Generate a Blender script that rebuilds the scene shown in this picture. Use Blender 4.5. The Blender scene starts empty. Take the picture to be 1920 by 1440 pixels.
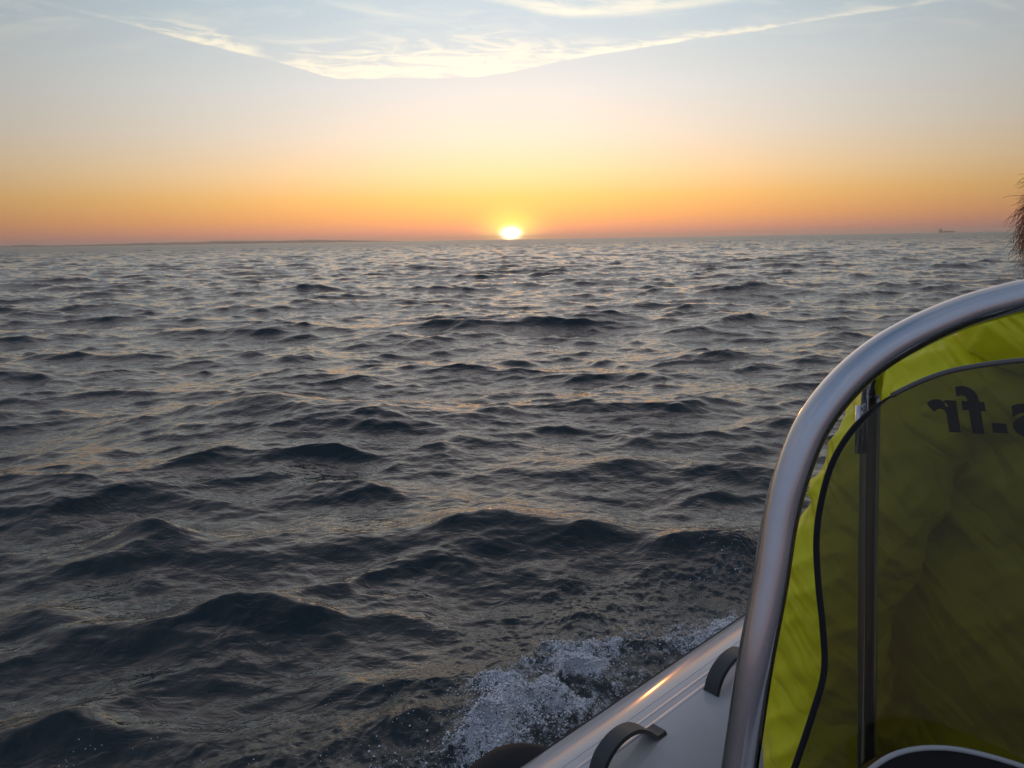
import bpy, bmesh, math, random
import numpy as np
from mathutils import Vector, Matrix, noise as mnoise

sc = bpy.context.scene
COL = sc.collection
rad = math.radians
random.seed(7)

# ------------------------------------------------------------------ camera
F, EYE = 1478.0, 1.62                       # focal length in photo pixels, eye height above the sea
PITCH, ROLL = rad(10.4), rad(-0.925)
cam_d = bpy.data.cameras.new('camera')
cam_d.sensor_width = 36.0
cam_d.lens = 36.0 * F / 1920.0
cam_d.clip_start, cam_d.clip_end = 0.05, 90000.0
cam = bpy.data.objects.new('camera', cam_d)
COL.objects.link(cam)
ROT = Matrix.Rotation(math.pi / 2 - PITCH, 3, 'X') @ Matrix.Rotation(ROLL, 3, 'Z')
EYEP = Vector((0, 0, EYE))
cam.matrix_world = Matrix.Translation(EYEP) @ ROT.to_4x4()
sc.camera = cam

def ray(px, py):
    return ROT @ Vector(((px - 960) / F, -(py - 720) / F, -1.0))
def at(px, py, d):                           # a point at distance d along the line of sight axis
    return EYEP + ray(px, py) * d
def on_z(px, py, z):
    r = ray(px, py)
    return EYEP + r * ((z - EYE) / r.z)

# ------------------------------------------------------------------ render look
sc.view_settings.view_transform = 'Standard'
sc.view_settings.look = 'None'
sc.view_settings.gamma = 1.0
sc.view_settings.exposure = 0.18
sc.view_settings.use_curve_mapping = False
sc.render.engine = 'CYCLES'
sc.cycles.use_denoising = True
sc.cycles.max_bounces = 6
sc.cycles.sample_clamp_indirect = 4.0
sc.cycles.sample_clamp_direct = 12.0

# ------------------------------------------------------------------ node helpers
class G:
    """tiny expression helper over a node tree"""
    def __init__(s, nt): s.nt, s.n, s.l = nt, nt.nodes, nt.links
    def put(s, sock, v):
        if isinstance(v, bpy.types.NodeSocket): s.l.new(v, sock)
        elif isinstance(v, (tuple, list)) and len(v) == 3 and sock.type == 'RGBA': sock.default_value = (*v, 1)
        else: sock.default_value = v
    def m(s, op, a, b=None, c=None, clamp=False):
        n = s.n.new('ShaderNodeMath'); n.operation = op; n.use_clamp = clamp
        for i, v in enumerate((a, b, c)):
            if v is not None: s.put(n.inputs[i], v)
        return n.outputs[0]
    def vm(s, op, a, b=None):
        n = s.n.new('ShaderNodeVectorMath'); n.operation = op
        s.put(n.inputs[0], a)
        if b is not None: s.put(n.inputs[1], b)
        return n.outputs[1] if op in ('LENGTH', 'DOT_PRODUCT', 'DISTANCE') else n.outputs[0]
    def xyz(s, v):
        n = s.n.new('ShaderNodeSeparateXYZ'); s.put(n.inputs[0], v); return n.outputs
    def comb(s, x, y, z):
        n = s.n.new('ShaderNodeCombineXYZ')
        for i, v in enumerate((x, y, z)): s.put(n.inputs[i], v)
        return n.outputs[0]
    def ramp(s, f, stops, ease='LINEAR'):
        n = s.n.new('ShaderNodeValToRGB'); r = n.color_ramp; r.interpolation = ease
        while len(r.elements) < len(stops): r.elements.new(0.5)
        for e, (p, c) in zip(r.elements, stops):
            e.position = p; e.color = (*c, 1) if isinstance(c, (tuple, list)) else (c, c, c, 1)
        s.put(n.inputs[0], f); return n.outputs[0]
    def rng(s, v, a, b, c=0.0, d=1.0, smooth=True):
        n = s.n.new('ShaderNodeMapRange'); n.interpolation_type = 'SMOOTHSTEP' if smooth else 'LINEAR'
        for i, q in enumerate((v, a, b, c, d)): s.put(n.inputs[i], q)
        return n.outputs[0]
    def mix(s, f, a, b, mode='MIX'):
        n = s.n.new('ShaderNodeMix'); n.data_type = 'RGBA'; n.blend_type = mode
        s.put(n.inputs[0], f); s.put(n.inputs[6], a); s.put(n.inputs[7], b); return n.outputs[2]
    def noise(s, vec, scale, detail=3, rough=0.55, dist=0.0):
        n = s.n.new('ShaderNodeTexNoise'); s.put(n.inputs['Vector'], vec)
        n.inputs['Scale'].default_value = scale; n.inputs['Detail'].default_value = detail
        n.inputs['Roughness'].default_value = rough; n.inputs['Distortion'].default_value = dist
        return n.outputs[0]
    def curve(s, v, pts, x0, x1, y0, y1):
        n = s.n.new('ShaderNodeFloatCurve'); c = n.mapping.curves[0]; n.mapping.extend = 'HORIZONTAL'
        P = [((x - x0) / (x1 - x0), (y - y0) / (y1 - y0)) for x, y in pts]
        while len(c.points) < len(P): c.points.new(0.5, 0.5)
        for q, (x, y) in zip(c.points, P): q.location = (x, y); q.handle_type = 'AUTO_CLAMPED'
        n.mapping.update()
        s.put(n.inputs['Value'], s.m('DIVIDE', s.m('SUBTRACT', v, x0), x1 - x0, clamp=True))
        return s.m('ADD', s.m('MULTIPLY', n.outputs[0], y1 - y0), y0)

def lin(r, g, b):                            # 0..255 picture value -> linear
    f = lambda c: c / 255 / 12.92 if c / 255 <= 0.04045 else ((c / 255 + 0.055) / 1.055) ** 2.4
    return (f(r), f(g), f(b))

# ------------------------------------------------------------------ sky (world)
SUN_EL, SUN_AZ = rad(0.34), rad(0.1)         # the disc sits on the horizon; azimuth from +Y to +X
SUN = Vector((math.sin(SUN_AZ) * math.cos(SUN_EL), math.cos(SUN_AZ) * math.cos(SUN_EL), math.sin(SUN_EL)))
world = bpy.data.worlds.new('World'); sc.world = world; world.use_nodes = True
g = G(world.node_tree); g.n.clear()
dirv = g.vm('NORMALIZE', g.n.new('ShaderNodeTexCoord').outputs['Generated'])
X, Y, Z = g.xyz(dirv)
elev = g.m('MULTIPLY', g.m('ARCSINE', g.m('MAXIMUM', Z, 0.0)), 180 / math.pi)
az = g.m('MULTIPLY', g.m('ARCTAN2', X, Y), 180 / math.pi)
az = g.m('SUBTRACT', az, math.degrees(SUN_AZ))
p = g.m('POWER', g.m('DIVIDE', elev, 90.0), 0.5)
E_ = lambda d: (d / 90.0) ** 0.5
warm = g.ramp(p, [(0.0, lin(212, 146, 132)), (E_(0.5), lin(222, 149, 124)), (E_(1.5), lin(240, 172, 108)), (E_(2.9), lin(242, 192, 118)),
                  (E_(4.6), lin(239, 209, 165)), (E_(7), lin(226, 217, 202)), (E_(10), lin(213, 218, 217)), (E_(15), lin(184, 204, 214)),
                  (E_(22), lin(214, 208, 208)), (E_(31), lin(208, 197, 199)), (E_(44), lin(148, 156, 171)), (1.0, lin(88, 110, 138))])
cool = g.ramp(p, [(0.0, lin(94, 95, 112)), (E_(3), lin(108, 103, 118)), (E_(8), lin(116, 110, 128)), (E_(16), lin(126, 133, 156)),
                  (E_(40), lin(130, 144, 170)), (1.0, lin(96, 118, 148))])
def gauss(v, w):
    q = g.m('DIVIDE', v, w); return g.m('EXPONENT', g.m('MULTIPLY', g.m('MULTIPLY', q, q), -1.0))
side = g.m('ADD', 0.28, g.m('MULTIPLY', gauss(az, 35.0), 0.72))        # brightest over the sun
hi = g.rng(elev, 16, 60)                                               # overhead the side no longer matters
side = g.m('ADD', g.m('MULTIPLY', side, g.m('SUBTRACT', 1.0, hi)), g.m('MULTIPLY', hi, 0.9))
blend = g.m('SUBTRACT', 1.0, gauss(az, 85.0))
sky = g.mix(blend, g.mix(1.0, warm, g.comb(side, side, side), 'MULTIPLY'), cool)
# thin cirrus, laid out on directions round the sun's azimuth (u to the side, v up)
ys = g.m('MAXIMUM', Y, 0.05)
u, v = g.m('DIVIDE', X, ys), g.m('DIVIDE', Z, ys)
ahead = g.rng(Y, 0.2, 0.5)
def uv(px, py): r = ray(px, py); return (r.x / r.y, r.z / r.y)
st = g.comb(g.m('MULTIPLY', u, 3.0), g.m('MULTIPLY', v, 16.0), 0.0)
wisp = g.noise(st, 3.2, 5, 0.6, 0.6)
wisp2 = g.noise(g.comb(g.m('ADD', g.m('MULTIPLY', u, 7.0), g.m('MULTIPLY', v, 9.0)), g.m('MULTIPLY', v, 34.0), 3.0), 2.4, 5, 0.62, 1.0)
vj = g.m('ADD', v, g.m('MULTIPLY', g.m('SUBTRACT', wisp2, 0.5), 0.0035))
def band(edge, thick, soft=0.0016):
    e = g.curve(u, [uv(*q) for q in edge], -0.9, 0.9, 0.0, 0.6)
    h = g.m('SUBTRACT', vj, e)
    t = g.curve(u, [(uv(a, 100)[0], b / F) for a, b in thick], -0.9, 0.9, 0.0, 0.1)
    hq = g.m('DIVIDE', g.m('MAXIMUM', h, 0.0), g.m('MULTIPLY', t, g.rng(wisp2, 0.3, 0.7, 0.45, 1.5)))
    up = g.m('EXPONENT', g.m('MULTIPLY', g.m('MULTIPLY', hq, hq), -1.0))
    return g.m('MULTIPLY', g.rng(h, -soft, soft), up)
b1 = band([(-300, -75), (0, -10), (200, 35), (350, 75), (480, 106), (560, 127), (635, 147), (720, 146), (850, 146), (950, 135), (1100, 105),
           (1250, 82), (1400, 60), (1600, 27), (1780, 0), (2100, -60)],
          [(-300, 4), (100, 5), (250, 9), (420, 24), (480, 20), (505, 8), (560, 18), (640, 34), (760, 44), (900, 44), (1020, 26), (1150, 13), (1300, 9), (1500, 8), (1800, 10), (2100, 8)])
b1 = g.m('MULTIPLY', b1, g.curve(u, [(uv(a, 100)[0], q) for a, q in [(-300, 0.05), (120, 0.12), (260, 0.5), (400, 0.85), (470, 0.75), (500, 0.35), (530, 0.7), (600, 0.95), (850, 1.0), (1100, 0.95), (1400, 0.8), (1700, 0.4), (2100, 0.3)]], -0.9, 0.9, 0.0, 1.0))
b1 = g.m('MULTIPLY', b1, g.rng(wisp2, 0.28, 0.62, 0.15, 1.15))
b2 = band([(700, -60), (900, -5), (960, 8), (1020, 24), (1110, 30), (1200, 24), (1300, 12), (1400, -4), (1600, -50)],
          [(700, 8), (950, 14), (1100, 26), (1250, 22), (1400, 10), (1600, 8)], 0.006)
b2 = g.m('MULTIPLY', b2, g.m('MULTIPLY', g.rng(wisp, 0.3, 0.6, 0.5, 1.0), gauss(g.m('SUBTRACT', u, uv(1130, 0)[0]), 0.20)))
b3 = band([(300, 60), (480, 76), (560, 82), (620, 78), (670, 70), (740, 40)], [(300, 3), (480, 8), (600, 6), (670, 3), (740, 2)], 0.004)
b3 = g.m('MULTIPLY', b3, g.m('MULTIPLY', gauss(g.m('SUBTRACT', u, uv(580, 0)[0]), 0.075), 0.5))
b4 = band([(500, -30), (640, 14), (700, 26), (760, 34), (860, 42)], [(500, 4), (640, 7), (700, 10), (760, 7), (860, 4)], 0.004)
b4 = g.m('MULTIPLY', b4, g.m('MULTIPLY', gauss(g.m('SUBTRACT', u, uv(705, 0)[0]), 0.06), 0.45))
veil = g.m('MULTIPLY', g.rng(wisp, 0.42, 0.75), g.m('MULTIPLY', g.rng(v, 0.19, 0.32), 0.35))
cl = g.m('MULTIPLY', ahead, g.m('MAXIMUM', g.m('MAXIMUM', g.m('MAXIMUM', b1, b2), g.m('MAXIMUM', b3, b4)), veil))
# pinkish cirrus added over the unseen dome, to brighten the sea's reflections
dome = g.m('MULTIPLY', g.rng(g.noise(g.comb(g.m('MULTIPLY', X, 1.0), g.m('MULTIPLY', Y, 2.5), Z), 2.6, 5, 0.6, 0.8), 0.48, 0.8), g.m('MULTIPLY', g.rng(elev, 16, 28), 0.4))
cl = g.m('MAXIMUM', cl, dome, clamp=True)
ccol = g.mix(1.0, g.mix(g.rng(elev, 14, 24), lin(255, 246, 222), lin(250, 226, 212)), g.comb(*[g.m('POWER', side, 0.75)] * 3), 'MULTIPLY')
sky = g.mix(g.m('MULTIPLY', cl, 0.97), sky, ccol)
# the sun: blown-out disc and the bright air round it
def glow(wx, wy, amp, col):
    dx = g.m('DIVIDE', az, wx)
    dy = g.m('DIVIDE', g.m('SUBTRACT', g.m('MULTIPLY', g.m('ARCSINE', Z), 180 / math.pi), math.degrees(SUN_EL)), wy)
    q = g.m('EXPONENT', g.m('MULTIPLY', g.m('ADD', g.m('MULTIPLY', dx, dx), g.m('MULTIPLY', dy, dy)), -1.0))
    k = g.m('MULTIPLY', q, amp)
    return g.mix(1.0, g.comb(k, k, k), col, 'MULTIPLY')
for a in ((0.51, 0.35, 11.0, (1.0, 0.90, 0.62)), (1.8, 1.25, 1.1, (0.9, 0.72, 0.06)), (5.0, 2.4, 0.12, (0.9, 0.45, 0.02)), (16.0, 7.0, 0.015, (0.95, 0.72, 0.30))):
    sky = g.mix(1.0, sky, glow(*a), 'ADD')
# clear-air sky from the physical model, a small share
nis = g.n.new('ShaderNodeTexSky'); nis.sky_type = 'NISHITA'; nis.sun_disc = False
nis.sun_elevation = SUN_EL; nis.sun_rotation = SUN_AZ; nis.dust_density = 2.0; nis.altitude = 2.0
bg1, bg2 = g.n.new('ShaderNodeBackground'), g.n.new('ShaderNodeBackground')
g.put(bg1.inputs[0], nis.outputs[0]); bg1.inputs[1].default_value = 0.05
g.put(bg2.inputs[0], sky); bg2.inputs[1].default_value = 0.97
addn = g.n.new('ShaderNodeAddShader')
g.l.new(bg1.outputs[0], addn.inputs[0]); g.l.new(bg2.outputs[0], addn.inputs[1])
g.l.new(addn.outputs[0], g.n.new('ShaderNodeOutputWorld').inputs[0])

# ------------------------------------------------------------------ sun lamp
sun_d = bpy.data.lights.new('sun', 'SUN')
sun_d.energy = 0.20; sun_d.angle = rad(0.6); sun_d.color = (1.0, 0.34, 0.07)
sun = bpy.data.objects.new('sun', sun_d); COL.objects.link(sun)
sun.rotation_euler = SUN.to_track_quat('Z', 'Y').to_euler()

# ------------------------------------------------------------------ materials
def mat(name, base=(0.5, 0.5, 0.5), rough=0.5, metal=0.0, ior=1.5):
    M = bpy.data.materials.new(name); M.use_nodes = True
    q = G(M.node_tree); b = q.n['Principled BSDF']
    q.put(b.inputs['Base Color'], base); b.inputs['Roughness'].default_value = rough
    b.inputs['Metallic'].default_value = metal; b.inputs['IOR'].default_value = ior
    return M, q, b
def geo_pos(q): return q.n.new('ShaderNodeNewGeometry').outputs['Position']
def bump(q, b, h, strength, dist, prev=None):
    n = q.n.new('ShaderNodeBump'); n.inputs['Distance'].default_value = dist
    q.put(n.inputs['Strength'], strength); q.put(n.inputs['Height'], h)
    if prev: q.l.new(prev, n.inputs['Normal'])
    q.l.new(n.outputs[0], b.inputs['Normal']); return n.outputs[0]
def attr(q, name):
    n = q.n.new('ShaderNodeAttribute'); n.attribute_name = name; return n.outputs['Fac']

def water_mat(name, foam=False):
    M, q, b = mat(name, (0.008, 0.017, 0.020), 0.06, 0.0, 1.42)
    P = geo_pos(q); x, y, z = q.xyz(P)
    dist = q.vm('LENGTH', P)
    flat = q.comb(x, q.m('MULTIPLY', y, 1.5), q.m('MULTIPLY', z, 1.0))
    far = q.rng(dist, 6.0, 45.0)
    # distant water is rough with waves too small to build
    q.put(b.inputs['Roughness'], q.m('ADD', 0.05, q.m('MULTIPLY', q.rng(dist, 10.0, 400.0), 0.25)))
    h1 = q.noise(flat, 34.0, 3, 0.6, 0.5)
    h2 = q.noise(flat, 11.0, 3, 0.55, 0.8)
    hh = q.m('ADD', q.m('MULTIPLY', h1, 0.10), h2)
    n1 = bump(q, b, hh, q.m('ADD', 0.26, q.m('MULTIPLY', far, 0.25)), 0.012)
    # sharp little ripples on every face, then the chop beyond the finely divided water
    rp_ = q.noise(q.comb(q.m('MULTIPLY', x, 0.7), y, z), 4.2, 3, 0.6, 0.7)
    rp_ = q.m('SUBTRACT', 1.0, q.m('ABSOLUTE', q.m('SUBTRACT', q.m('MULTIPLY', rp_, 2.0), 1.0)))
    n1 = bump(q, b, rp_, q.rng(dist, 4.0, 26.0, 0.16, 0.48), 0.045, n1)
    rq_ = q.noise(q.comb(q.m('MULTIPLY', x, 0.6), y, z), 13.0, 2, 0.55, 0.9)
    rq_ = q.m('SUBTRACT', 1.0, q.m('ABSOLUTE', q.m('SUBTRACT', q.m('MULTIPLY', rq_, 2.0), 1.0)))
    n1 = bump(q, b, rq_, q.rng(dist, 5.0, 40.0, 0.30, 0.0), 0.012, n1)
    mid = q.noise(q.comb(q.m('MULTIPLY', x, 0.55), y, 0.0), 1.1, 4, 0.65, 0.6)
    n1 = bump(q, b, mid, q.rng(dist, 45.0, 220.0, 0.0, 1.0), 0.32, n1)
    if foam:
        f0 = attr(q, 'foam')
        vn = []
        for sca in (26.0, 60.0, 130.0):
            t = q.n.new('ShaderNodeTexVoronoi'); t.feature = 'DISTANCE_TO_EDGE'
            wn = q.n.new('ShaderNodeTexNoise'); wn.inputs['Scale'].default_value = sca * 0.45; wn.inputs['Detail'].default_value = 3
            q.put(wn.inputs['Vector'], P)
            q.put(t.inputs['Vector'], q.vm('ADD', P, q.vm('MULTIPLY', q.vm('SUBTRACT', wn.outputs[1], (0.5, 0.5, 0.5)), (1.6 / sca,) * 3)))
            t.inputs['Scale'].default_value = sca
            vn.append(t.outputs['Distance'])
        lace = q.m('MAXIMUM', q.m('MULTIPLY', q.rng(vn[1], 0.30, 0.0), 0.8), q.m('MULTIPLY', q.rng(vn[2], 0.34, 0.0), 0.9))
        grain = q.noise(P, 190.0, 4, 0.75)
        blot = q.noise(P, 30.0, 4, 0.7, 0.8)
        dens = q.m('ADD', q.m('MULTIPLY', f0, 1.0), q.m('MULTIPLY', q.m('SUBTRACT', lace, 0.5), 0.7))
        dens = q.m('ADD', dens, q.m('ADD', q.m('MULTIPLY', q.m('SUBTRACT', grain, 0.5), 0.45), q.m('MULTIPLY', q.m('SUBTRACT', blot, 0.5), 2.2)))
        f = q.m('MULTIPLY', q.rng(dens, 0.36, 1.15), q.rng(f0, 0.02, 0.2))
        q.put(b.inputs['Base Color'], q.mix(f, q.mix(q.m('MULTIPLY', f0, 0.8, clamp=True), (0.008, 0.017, 0.020), (0.030, 0.042, 0.042)), (0.76, 0.78, 0.82)))
        q.put(b.inputs['Roughness'], q.m('ADD', 0.06, q.m('MULTIPLY', f, 0.6)))
        bump(q, b, q.m('ADD', q.m('ADD', q.m('MULTIPLY', lace, 0.4), grain), blot), q.m('ADD', 0.1, q.m('MULTIPLY', f0, 0.8, clamp=True)), 0.012, n1)
    return M
M_SEA = water_mat('sea water')
M_WASH = water_mat('churned water', True)

def plain(name, base, rough, metal=0.0, var=0.12, scale=30.0, bmp=0.0, bscale=200.0):
    M, q, b = mat(name, base, rough, metal)
    P = geo_pos(q); n = q.noise(P, scale, 5, 0.6)
    d = tuple(c * (1 - var) for c in base); l = tuple(min(1, c * (1 + var)) for c in base)
    q.put(b.inputs['Base Color'], q.mix(n, d, l))
    q.put(b.inputs['Roughness'], q.m('ADD', rough - 0.06, q.m('MULTIPLY', q.noise(P, scale * 0.6, 4, 0.6), 0.12)))
    if bmp: bump(q, b, q.noise(P, bscale, 3, 0.6), bmp, 0.002)
    return M
M_TUBE = plain('grey boat fabric', (0.47, 0.48, 0.51), 0.13, 0, 0.08, 14, 0.0, 900)
M_TUBE.node_tree.nodes['Principled BSDF'].inputs['IOR'].default_value = 1.33
M_SEAM = plain('pale seam tape', (0.60, 0.61, 0.63), 0.38, 0, 0.08, 40)
M_RUB = plain('black rubber', (0.020, 0.022, 0.026), 0.72, 0, 0.2, 30, 0.15, 500)
M_RUB.node_tree.nodes['Principled BSDF'].inputs['IOR'].default_value = 1.28
M_STRAP = plain('dark grey webbing', (0.045, 0.048, 0.055), 0.5, 0, 0.25, 60, 0.3, 900)
M_STEEL = plain('brushed stainless steel', (0.54, 0.54, 0.56), 0.10, 1.0, 0.08, 40, 0.02, 700)
M_DECK = plain('grey non slip deck', (0.13, 0.13, 0.14), 0.6, 0, 0.15, 12, 0.4, 300)
M_CONS = plain('dark console plastic', (0.018, 0.020, 0.020), 0.42, 0, 0.2, 20, 0.2, 500)
M_RIM = plain('pale grey moulding', (0.42, 0.43, 0.42), 0.4)
M_PRINT = plain('dark navy lettering', (0.010, 0.010, 0.016), 0.5, 0, 0.3, 60)
M_SEAT = plain('black vinyl', (0.02, 0.02, 0.022), 0.4, 0, 0.2, 20, 0.2, 400)
M_SKIN = plain('skin', (0.52, 0.30, 0.21), 0.5, 0, 0.08, 30)
def hair_mat():
    M, q, b = mat('light brown hair', (0.50, 0.31, 0.20), 0.5)
    q.put(b.inputs['Base Color'], q.mix(q.noise(geo_pos(q), 40.0, 4, 0.6), (0.52, 0.32, 0.21), (0.74, 0.50, 0.34)))
    tr = q.n.new('ShaderNodeBsdfTranslucent'); q.put(tr.inputs[0], (0.62, 0.36, 0.22))
    mx = q.n.new('ShaderNodeMixShader'); mx.inputs[0].default_value = 0.6
    q.l.new(b.outputs[0], mx.inputs[1]); q.l.new(tr.outputs[0], mx.inputs[2]); q.l.new(mx.outputs[0], q.n['Material Output'].inputs[0])
    return M
M_HAIR = hair_mat()
M_TROU = plain('dark trousers', (0.02, 0.022, 0.03), 0.75, 0, 0.2, 20, 0.3, 700)
M_LAND = plain('far coast', (0.19, 0.16, 0.15), 0.9, 0, 0.35, 0.004)
M_SHIP = plain('far ship paint', (0.17, 0.14, 0.14), 0.6, 0, 0.1, 0.05)
M_SHIPW = plain('far ship upper works', (0.20, 0.17, 0.16), 0.6, 0, 0.1, 0.05)

def jacket_mat():
    M, q, b = mat('yellow safety fabric', (0.60, 0.66, 0.015), 0.55)
    P = geo_pos(q)
    n = q.noise(P, 9.0, 4, 0.6)
    col = q.mix(n, (0.88, 0.86, 0.012), (0.94, 0.95, 0.02))
    q.put(b.inputs['Base Color'], col)
    b.inputs['Sheen Weight'].default_value = 0.1
    dp, dg_ = (-0.465, 0.469, -0.75), (-0.528, 0.533, 0.66)
    cr = q.noise(q.comb(q.m('MULTIPLY', q.vm('DOT_PRODUCT', P, dp), 15.0), q.m('MULTIPLY', q.vm('DOT_PRODUCT', P, dg_), 3.5), q.m('MULTIPLY', q.vm('DOT_PRODUCT', P, (0.71, 0.70, 0.0)), 4.0)), 1.0, 2, 0.5, 0.7)
    cr = q.m('ABSOLUTE', q.m('SUBTRACT', q.m('MULTIPLY', cr, 2.0), 1.0))
    nb = bump(q, b, cr, 0.6, 0.045)
    bump(q, b, q.noise(P, 1400.0, 2, 0.5), 0.15, 0.001, nb)
    tr = q.n.new('ShaderNodeBsdfTranslucent'); q.put(tr.inputs[0], (0.85, 0.88, 0.02)); q.l.new(nb, tr.inputs['Normal'])
    mx = q.n.new('ShaderNodeMixShader'); mx.inputs[0].default_value = 0.30
    q.l.new(b.outputs[0], mx.inputs[1]); q.l.new(tr.outputs[0], mx.inputs[2])
    q.l.new(mx.outputs[0], q.n['Material Output'].inputs[0])
    return M
M_JACK = jacket_mat()

def screen_mat():
    M = bpy.data.materials.new('smoked acrylic'); M.use_nodes = True
    q = G(M.node_tree); q.n.remove(q.n['Principled BSDF'])
    P = geo_pos(q)
    t = q.n.new('ShaderNodeBsdfTransparent'); q.put(t.inputs[0], (0.56, 0.54, 0.40))     # per face; the sheet has two
    gl = q.n.new('ShaderNodeBsdfGlossy'); gl.inputs['Roughness'].default_value = 0.06
    df = q.n.new('ShaderNodeBsdfDiffuse'); q.put(df.inputs[0], (0.30, 0.29, 0.25))
    fr = q.n.new('ShaderNodeFresnel'); fr.inputs[0].default_value = 1.49
    dust = q.m('ADD', q.m('MULTIPLY', q.rng(q.noise(P, 60.0, 5, 0.7), 0.35, 0.8), 0.03), q.m('MULTIPLY', q.rng(q.noise(P, 420.0, 2, 0.5), 0.62, 0.72), q.m('MULTIPLY', q.rng(q.noise(P, 9.0, 3, 0.6), 0.4, 0.7), 0.10)))
    m0 = q.n.new('ShaderNodeMixShader'); q.put(m0.inputs[0], q.m('ADD', dust, 0.012))
    q.l.new(t.outputs[0], m0.inputs[1]); q.l.new(df.outputs[0], m0.inputs[2])
    m1 = q.n.new('ShaderNodeMixShader'); q.put(m1.inputs[0], q.m('MULTIPLY', fr.outputs[0], 0.8))
    q.l.new(m0.outputs[0], m1.inputs[1]); q.l.new(gl.outputs[0], m1.inputs[2])
    q.l.new(m1.outputs[0], q.n['Material Output'].inputs[0])
    return M
M_SCREEN = screen_mat()

# ------------------------------------------------------------------ object helpers
def tag(o, label=None, cat=None, kind=None):
    if label: o['label'] = label
    if cat: o['category'] = cat
    if kind: o['kind'] = kind
    return o
def empty(name, loc):
    o = bpy.data.objects.new(name, None); o.location = loc; COL.objects.link(o); return o
def base_of(o):
    m = Matrix.Translation(o.location) if o.parent is None else base_of(o.parent) @ o.matrix_parent_inverse @ Matrix.Translation(o.location)
    return m
def child(o, parent):
    if parent is not None:
        o.parent = parent; o.matrix_parent_inverse = base_of(parent).inverted()
    return o
def from_data(name, verts, faces, m, parent=None, smooth=True):
    me = bpy.data.meshes.new(name); me.from_pydata([tuple(v) for v in verts], [], faces); me.update()
    me.materials.append(m)
    me.polygons.foreach_set('use_smooth', [smooth] * len(me.polygons))
    o = bpy.data.objects.new(name, me); COL.objects.link(o); return child(o, parent)
def from_bm(name, bm, m, parent=None, smooth=True, bevel=0.0):
    if bevel: bmesh.ops.bevel(bm, geom=[e for e in bm.edges if e.is_manifold and e.calc_face_angle(0) > 0.6], offset=bevel, segments=2, affect='EDGES', profile=0.7)
    bmesh.ops.recalc_face_normals(bm, faces=bm.faces)
    me = bpy.data.meshes.new(name); bm.to_mesh(me); bm.free(); me.materials.append(m)
    me.polygons.foreach_set('use_smooth', [smooth] * len(me.polygons))
    if smooth: me.set_sharp_from_angle(angle=rad(40))
    o = bpy.data.objects.new(name, me); COL.objects.link(o); return child(o, parent)
def spline(pts, n):
    """Catmull-Rom through pts, about n samples a span"""
    P = [Vector(p) for p in pts]; P = [P[0] * 2 - P[1]] + P + [P[-1] * 2 - P[-2]]
    out = []
    for i in range(1, len(P) - 2):
        for k in range(n):
            t = k / n; a, b, c, d = P[i - 1:i + 3]
            out.append(0.5 * ((2 * b) + (c - a) * t + (2 * a - 5 * b + 4 * c - d) * t * t + (3 * b - a - 3 * c + d) * t ** 3))
    out.append(P[-2].copy()); return out
def sweep(name, path, radius, m, parent=None, sides=24, caps=True):
    vs, fs = [], []; n = len(path); up = None
    for i, p in enumerate(path):
        t = (path[min(i + 1, n - 1)] - path[max(i - 1, 0)]).normalized()
        if up is None:
            up = Vector((0, 0, 1)) if abs(t.z) < 0.9 else Vector((0, 1, 0))
        a = t.cross(up).normalized(); up = a.cross(t).normalized()
        r = radius(i / (n - 1)) if callable(radius) else radius
        for k in range(sides):
            w = 2 * math.pi * k / sides
            vs.append(p + a * math.cos(w) * r + up * math.sin(w) * r)
    for i in range(n - 1):
        for k in range(sides):
            k2 = (k + 1) % sides
            fs.append((i * sides + k, i * sides + k2, (i + 1) * sides + k2, (i + 1) * sides + k))
    if caps: fs.append(tuple(range(sides))[::-1]); fs.append(tuple((n - 1) * sides + k for k in range(sides)))
    return from_data(name, vs, fs, m, parent)

# ------------------------------------------------------------------ the boat's frame
BX = Vector((0.7103, 0.7039, 0.0))            # towards the bow
BO = Vector((-0.7039, 0.7103, 0.0))           # outboard, the side in view
UPZ = Vector((0, 0, 1))
TUBE_O, TUBE_Z, TUBE_R = 0.914, 0.28, 0.27
def bp(s, o, z): return BX * s + BO * o + UPZ * z

# ------------------------------------------------------------------ the sea
rng_np = np.random.default_rng(11)
WIND = rad(100)                                # direction the waves run along (from +X)
def cascade(L, N, lmin, lmax, A, spread, seed):
    r = np.random.default_rng(seed)
    k1 = 2 * np.pi * np.fft.fftfreq(N, L / N)
    kx, ky = np.meshgrid(k1, k1, indexing='ij')
    k = np.hypot(kx, ky); k[0, 0] = 1e9
    th = np.arctan2(ky, kx) - WIND
    D = (1 - spread) * np.cos(th) ** 4 * 2.0 + spread
    kp = 2 * np.pi / 4.2                       # the longest waves that carry much height
    S = A * k ** -4.0 * np.exp(-1.0 * (kp / k) ** 2) * D
    lam = 2 * np.pi / k
    sm = lambda a, b, x: np.clip((x - a) / (b - a), 0, 1)
    S *= sm(lmin * 0.8, lmin * 1.2, lam) * (1 - sm(lmax * 0.85, lmax * 1.2, lam))
    dk = 2 * np.pi / L
    Hh = (r.normal(size=(N, N)) + 1j * r.normal(size=(N, N))) * np.sqrt(S) * dk
    f = lambda q: np.real(np.fft.ifft2(q)) * N * N
    hgt = f(Hh)
    if lmax > 1.0:                             # peaked crests, broad flat troughs
        sg = hgt.std(); hgt = hgt + 0.15 * (np.minimum(hgt * hgt, 4.5 * sg * sg) / sg - sg)
    return L, N, np.stack([f(1j * kx / k * Hh), f(1j * ky / k * Hh), hgt], -1).astype(np.float32)
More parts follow.
